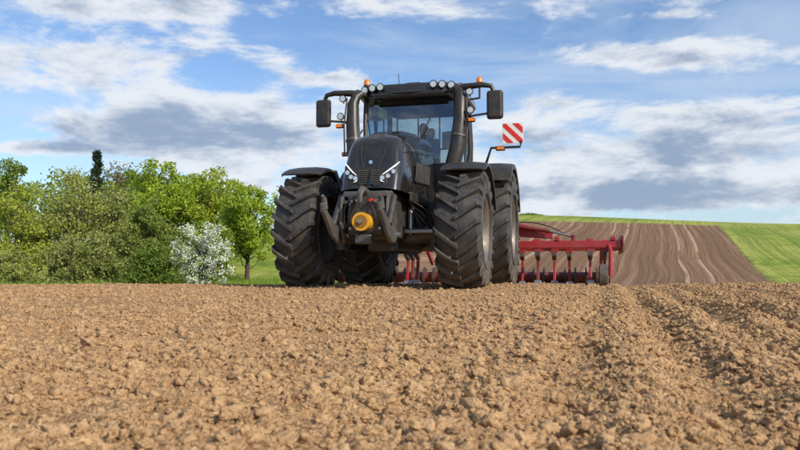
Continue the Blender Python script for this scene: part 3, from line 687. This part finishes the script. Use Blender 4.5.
tree('deciduous_tree.002',246,42,zt(166,42),3.6,lf_bright,11000,.10,60,.15,'round',.16,4,lf_yel,.13,6)
tree('deciduous_tree.003',138,50,zt(170,50),4.2,lf_mid,9000,.12,50,.15,'round',.10,5,lf_bright,.14,7)
tree('hazel_shrub',153,36,zt(192,36),2.2,lf_mid,8000,.085,45,.08,'bush',.08,3,lf_olive,.13,8,3,.5)
tree('hazel_shrub.001',106,35,zt(226,35),2.9,lf_olive,8000,.08,45,.06,'bush',.04,2.5,lf_mid,.14,9,3,.5)
tree('hazel_shrub.002',153,33.5,zt(245,33.5),2.7,lf_mid,8000,.07,40,.05,'bush',.03,2,lf_dark,.15,10,3)
tree('hazel_shrub.003',212,39,zt(215,39),2.6,lf_mid,7000,.09,45,.08,'bush',.05,3,lf_bright,.15,12,3)
tree('blossom_tree',204,33.5,zt(220,33.5),3.3,petal,6500,.055,85,.08,'round',.08,2.4,lf_bright,.075,13,2,.6)
tree('hazel_shrub.004',58,34,zt(236,34),4.6,lf_olive,6000,.07,60,.04,'bush',.03,2.5,lf_mid,.11,14,6,.7)
tree('hazel_shrub.005',5,33,zt(244,33),3.5,lf_olive,5000,.07,45,.04,'bush',.03,2.5,lf_yel,.12,15,5,.7)
tree('conifer_tree',95,62,zt(152,62),2.8,lf_con,5500,.12,60,.14,'cone',.15,2.8,None,.09,16)
tree('deciduous_tree.004',6,60,zt(157,60),3.4,lf_mid,6000,.13,40,.15,'round',.15,5,lf_dark,.15,17)
tree('deciduous_tree.005',118,66,zt(160,66),4.0,lf_brown,2500,.12,40,.13,'round',.2,4,lf_mid,.16,18)
tree('deciduous_tree.006',-40,50,zt(165,50),6,lf_mid,6000,.16,40,.15,'round',.1,5,lf_bright,.16,19)
tree('deciduous_tree.007',305,62,zt(180,62),5,lf_bright,6000,.16,40,.15,'round',.1,5,lf_mid,.16,20)
n=22000; r=np.random.default_rng(77)
hx=r.uniform(-75,-16,n); hy=75+r.uniform(-5,5,n)
hz=base_h(hx,hy)+r.random(n)**.8*(4.5+2.2*vn(hx,hy*0,.18,31)+1.2*vn(hx,hy*0,.7,32))
n2_=2000; tx=np.concatenate([r.normal(28,1.2,n2_//2),r.normal(24.5,.8,n2_//2)]); ty=150+r.normal(0,1,n2_)
tz=base_h(tx,ty)+r.random(n2_)*1.0*np.exp(-((tx-26)/4)**2)
P=np.concatenate([np.stack([hx,hy,hz],1),np.stack([tx,ty,tz],1)]); n=len(P)
a=r.normal(size=(n,3)); a/=np.linalg.norm(a,axis=1)[:,None]; bq=np.cross(a,r.normal(size=(n,3))); bq/=np.linalg.norm(bq,axis=1)[:,None]
s=.22*r.uniform(.6,1.3,n)[:,None]
npmesh('distant_hedgerow',np.stack([P-a*s,P-bq*s*.6,P+a*s,P+bq*s*.6],1).reshape(-1,3),np.arange(n*4).reshape(n,4),[lf_mid])
n=45000; gx=r.uniform(-30,-1,n); gy=27.5+r.random(n)**1.6*16; gzv=base_h(gx,gy)
hgt=r.uniform(.12,.34,n)*(.6+.9*vn(gx,gy,.6,41)); an=r.uniform(0,6.28,n); w=.02
dx,dy=np.cos(an)*w,np.sin(an)*w; lx,ly=r.normal(0,.08,n),r.normal(0,.08,n)
co=np.stack([np.stack([gx-dx,gy-dy,gzv-.02],1),np.stack([gx+dx,gy+dy,gzv-.02],1),np.stack([gx+lx,gy+ly,gzv+hgt],1)],1).reshape(-1,3)
npmesh('grass',co,np.arange(n*3).reshape(n,3),[leafmat('grass_blades',(.11,.21,.018),(.25,.36,.045),(.19,.29,.03))])
# ------------------------------------------------------------ sky, sun
SE,SAZ=rad(34),rad(134)
W=bpy.data.worlds.new('sky'); S.world=W; W.use_nodes=True; nt=W.node_tree; bg=nt.nodes['Background']
try: W.cycles.sampling_method='NONE'
except Exception as e: print(e)
sk=N(nt,'ShaderNodeTexSky',sky_type='NISHITA'); sk.sun_disc=False; sk.sun_elevation=SE; sk.sun_rotation=SAZ
sk.air_density=1.0; sk.dust_density=.5; sk.ozone_density=2.0
D=N(nt,'ShaderNodeTexCoord').outputs['Generated']; sp=N(nt,'ShaderNodeSeparateXYZ'); L(nt,D,sp.inputs[0]); dx,dy,dz=sp.outputs
az=M(nt,'DIVIDE',dx,M(nt,'MAXIMUM',dy,.05)); el=M(nt,'DIVIDE',dz,M(nt,'MAXIMUM',dy,.05))
def blob(px,py,sx,sy,amp):
    a0,e0=(px-400)/750,(267-py)/750
    qa=M(nt,'DIVIDE',M(nt,'SUBTRACT',az,a0),sx/750); qe=M(nt,'DIVIDE',M(nt,'SUBTRACT',el,e0),sy/750)
    q=M(nt,'ADD',M(nt,'MULTIPLY',qa,qa),M(nt,'MULTIPLY',qe,qe))
    return M(nt,'MULTIPLY',M(nt,'EXPONENT',M(nt,'MULTIPLY',q,-1.0)),amp)
bl=None
for t in ((210,138,170,30,.27),(60,55,170,22,.18),(640,52,90,17,.30),(690,112,90,16,.22),(640,155,170,32,.30),(330,76,40,8,.20),(620,195,250,16,.24),(40,148,60,8,.20),(130,4,190,14,.16),(560,100,60,10,.14),(250,100,120,10,.10),
          (300,35,120,20,-.14),(490,45,70,45,-.20),(790,80,50,40,-.08),(30,100,90,12,-.14),(440,5,60,10,.04),(660,12,100,5,.08),(780,10,60,20,-.10)):
    q=blob(*t); bl=q if bl is None else M(nt,'ADD',bl,q)
def cl(off,det):
    mp=N(nt,'ShaderNodeMapping'); mp.inputs['Location'].default_value=(2.3,.7,off*2.8+1.0); mp.inputs['Scale'].default_value=(1,1,2.8); L(nt,D,mp.inputs[0])
    return NOISE(nt,mp.outputs[0],6.0,det,.62,.2)
dens=M(nt,'ADD',cl(0,7),bl); densup=M(nt,'ADD',cl(.02,5),bl)
cov=STEP(nt,dens,.50,.65)
shade=STEP(nt,densup,.58,.82)
cirr=N(nt,'ShaderNodeMapping'); cirr.inputs['Scale'].default_value=(1.2,1.2,6); cirr.inputs['Rotation'].default_value=(0,.12,0); L(nt,D,cirr.inputs[0])
ci=NOISE(nt,cirr.outputs[0],2.2,5,.62,.5)
K=10.0
cloud=MIX(nt,shade,C(.84*K,.87*K,.92*K),C(.30*K,.39*K,.54*K))
blue=MIX(nt,1.0,sk.outputs[0],C(1.25,1.40,1.60),'MULTIPLY')
veil=M(nt,'MULTIPLY',STEP(nt,ci,.38,.70),.55)
c=MIX(nt,veil,blue,C(.62*K,.73*K,.88*K))
c=MIX(nt,M(nt,'MULTIPLY',cov,.93),c,cloud)
hz_=M(nt,'MULTIPLY',STEP(nt,dz,.10,-.01),.40)
c=MIX(nt,hz_,c,C(.50*K,.63*K,.82*K))
L(nt,c,bg.inputs[0]); bg.inputs[1].default_value=.1
sun=bpy.data.lights.new('sun','SUN'); sun.energy=4.9; sun.angle=rad(.55); sun.color=(1,.92,.79)
so=bpy.data.objects.new('sun',sun); S.collection.objects.link(so)
d=Vector((math.sin(SAZ)*math.cos(SE),math.cos(SAZ)*math.cos(SE),math.sin(SE)))
so.rotation_euler=d.to_track_quat('Z','Y').to_euler()
# ------------------------------------------------------------ camera
cam=bpy.data.cameras.new('camera'); cam.sensor_width=36; cam.lens=36*750/800; cam.clip_start=.05; cam.clip_end=6000
cam.dof.use_dof=True; cam.dof.focus_distance=10.5; cam.dof.aperture_fstop=8
co_=bpy.data.objects.new('camera',cam); S.collection.objects.link(co_)
co_.location=(0,0,.30); co_.rotation_euler=(rad(90)+math.atan(42/750),0,0)
S.camera=co_
S.view_settings.view_transform='Standard'; S.view_settings.look='None'; S.view_settings.exposure=0
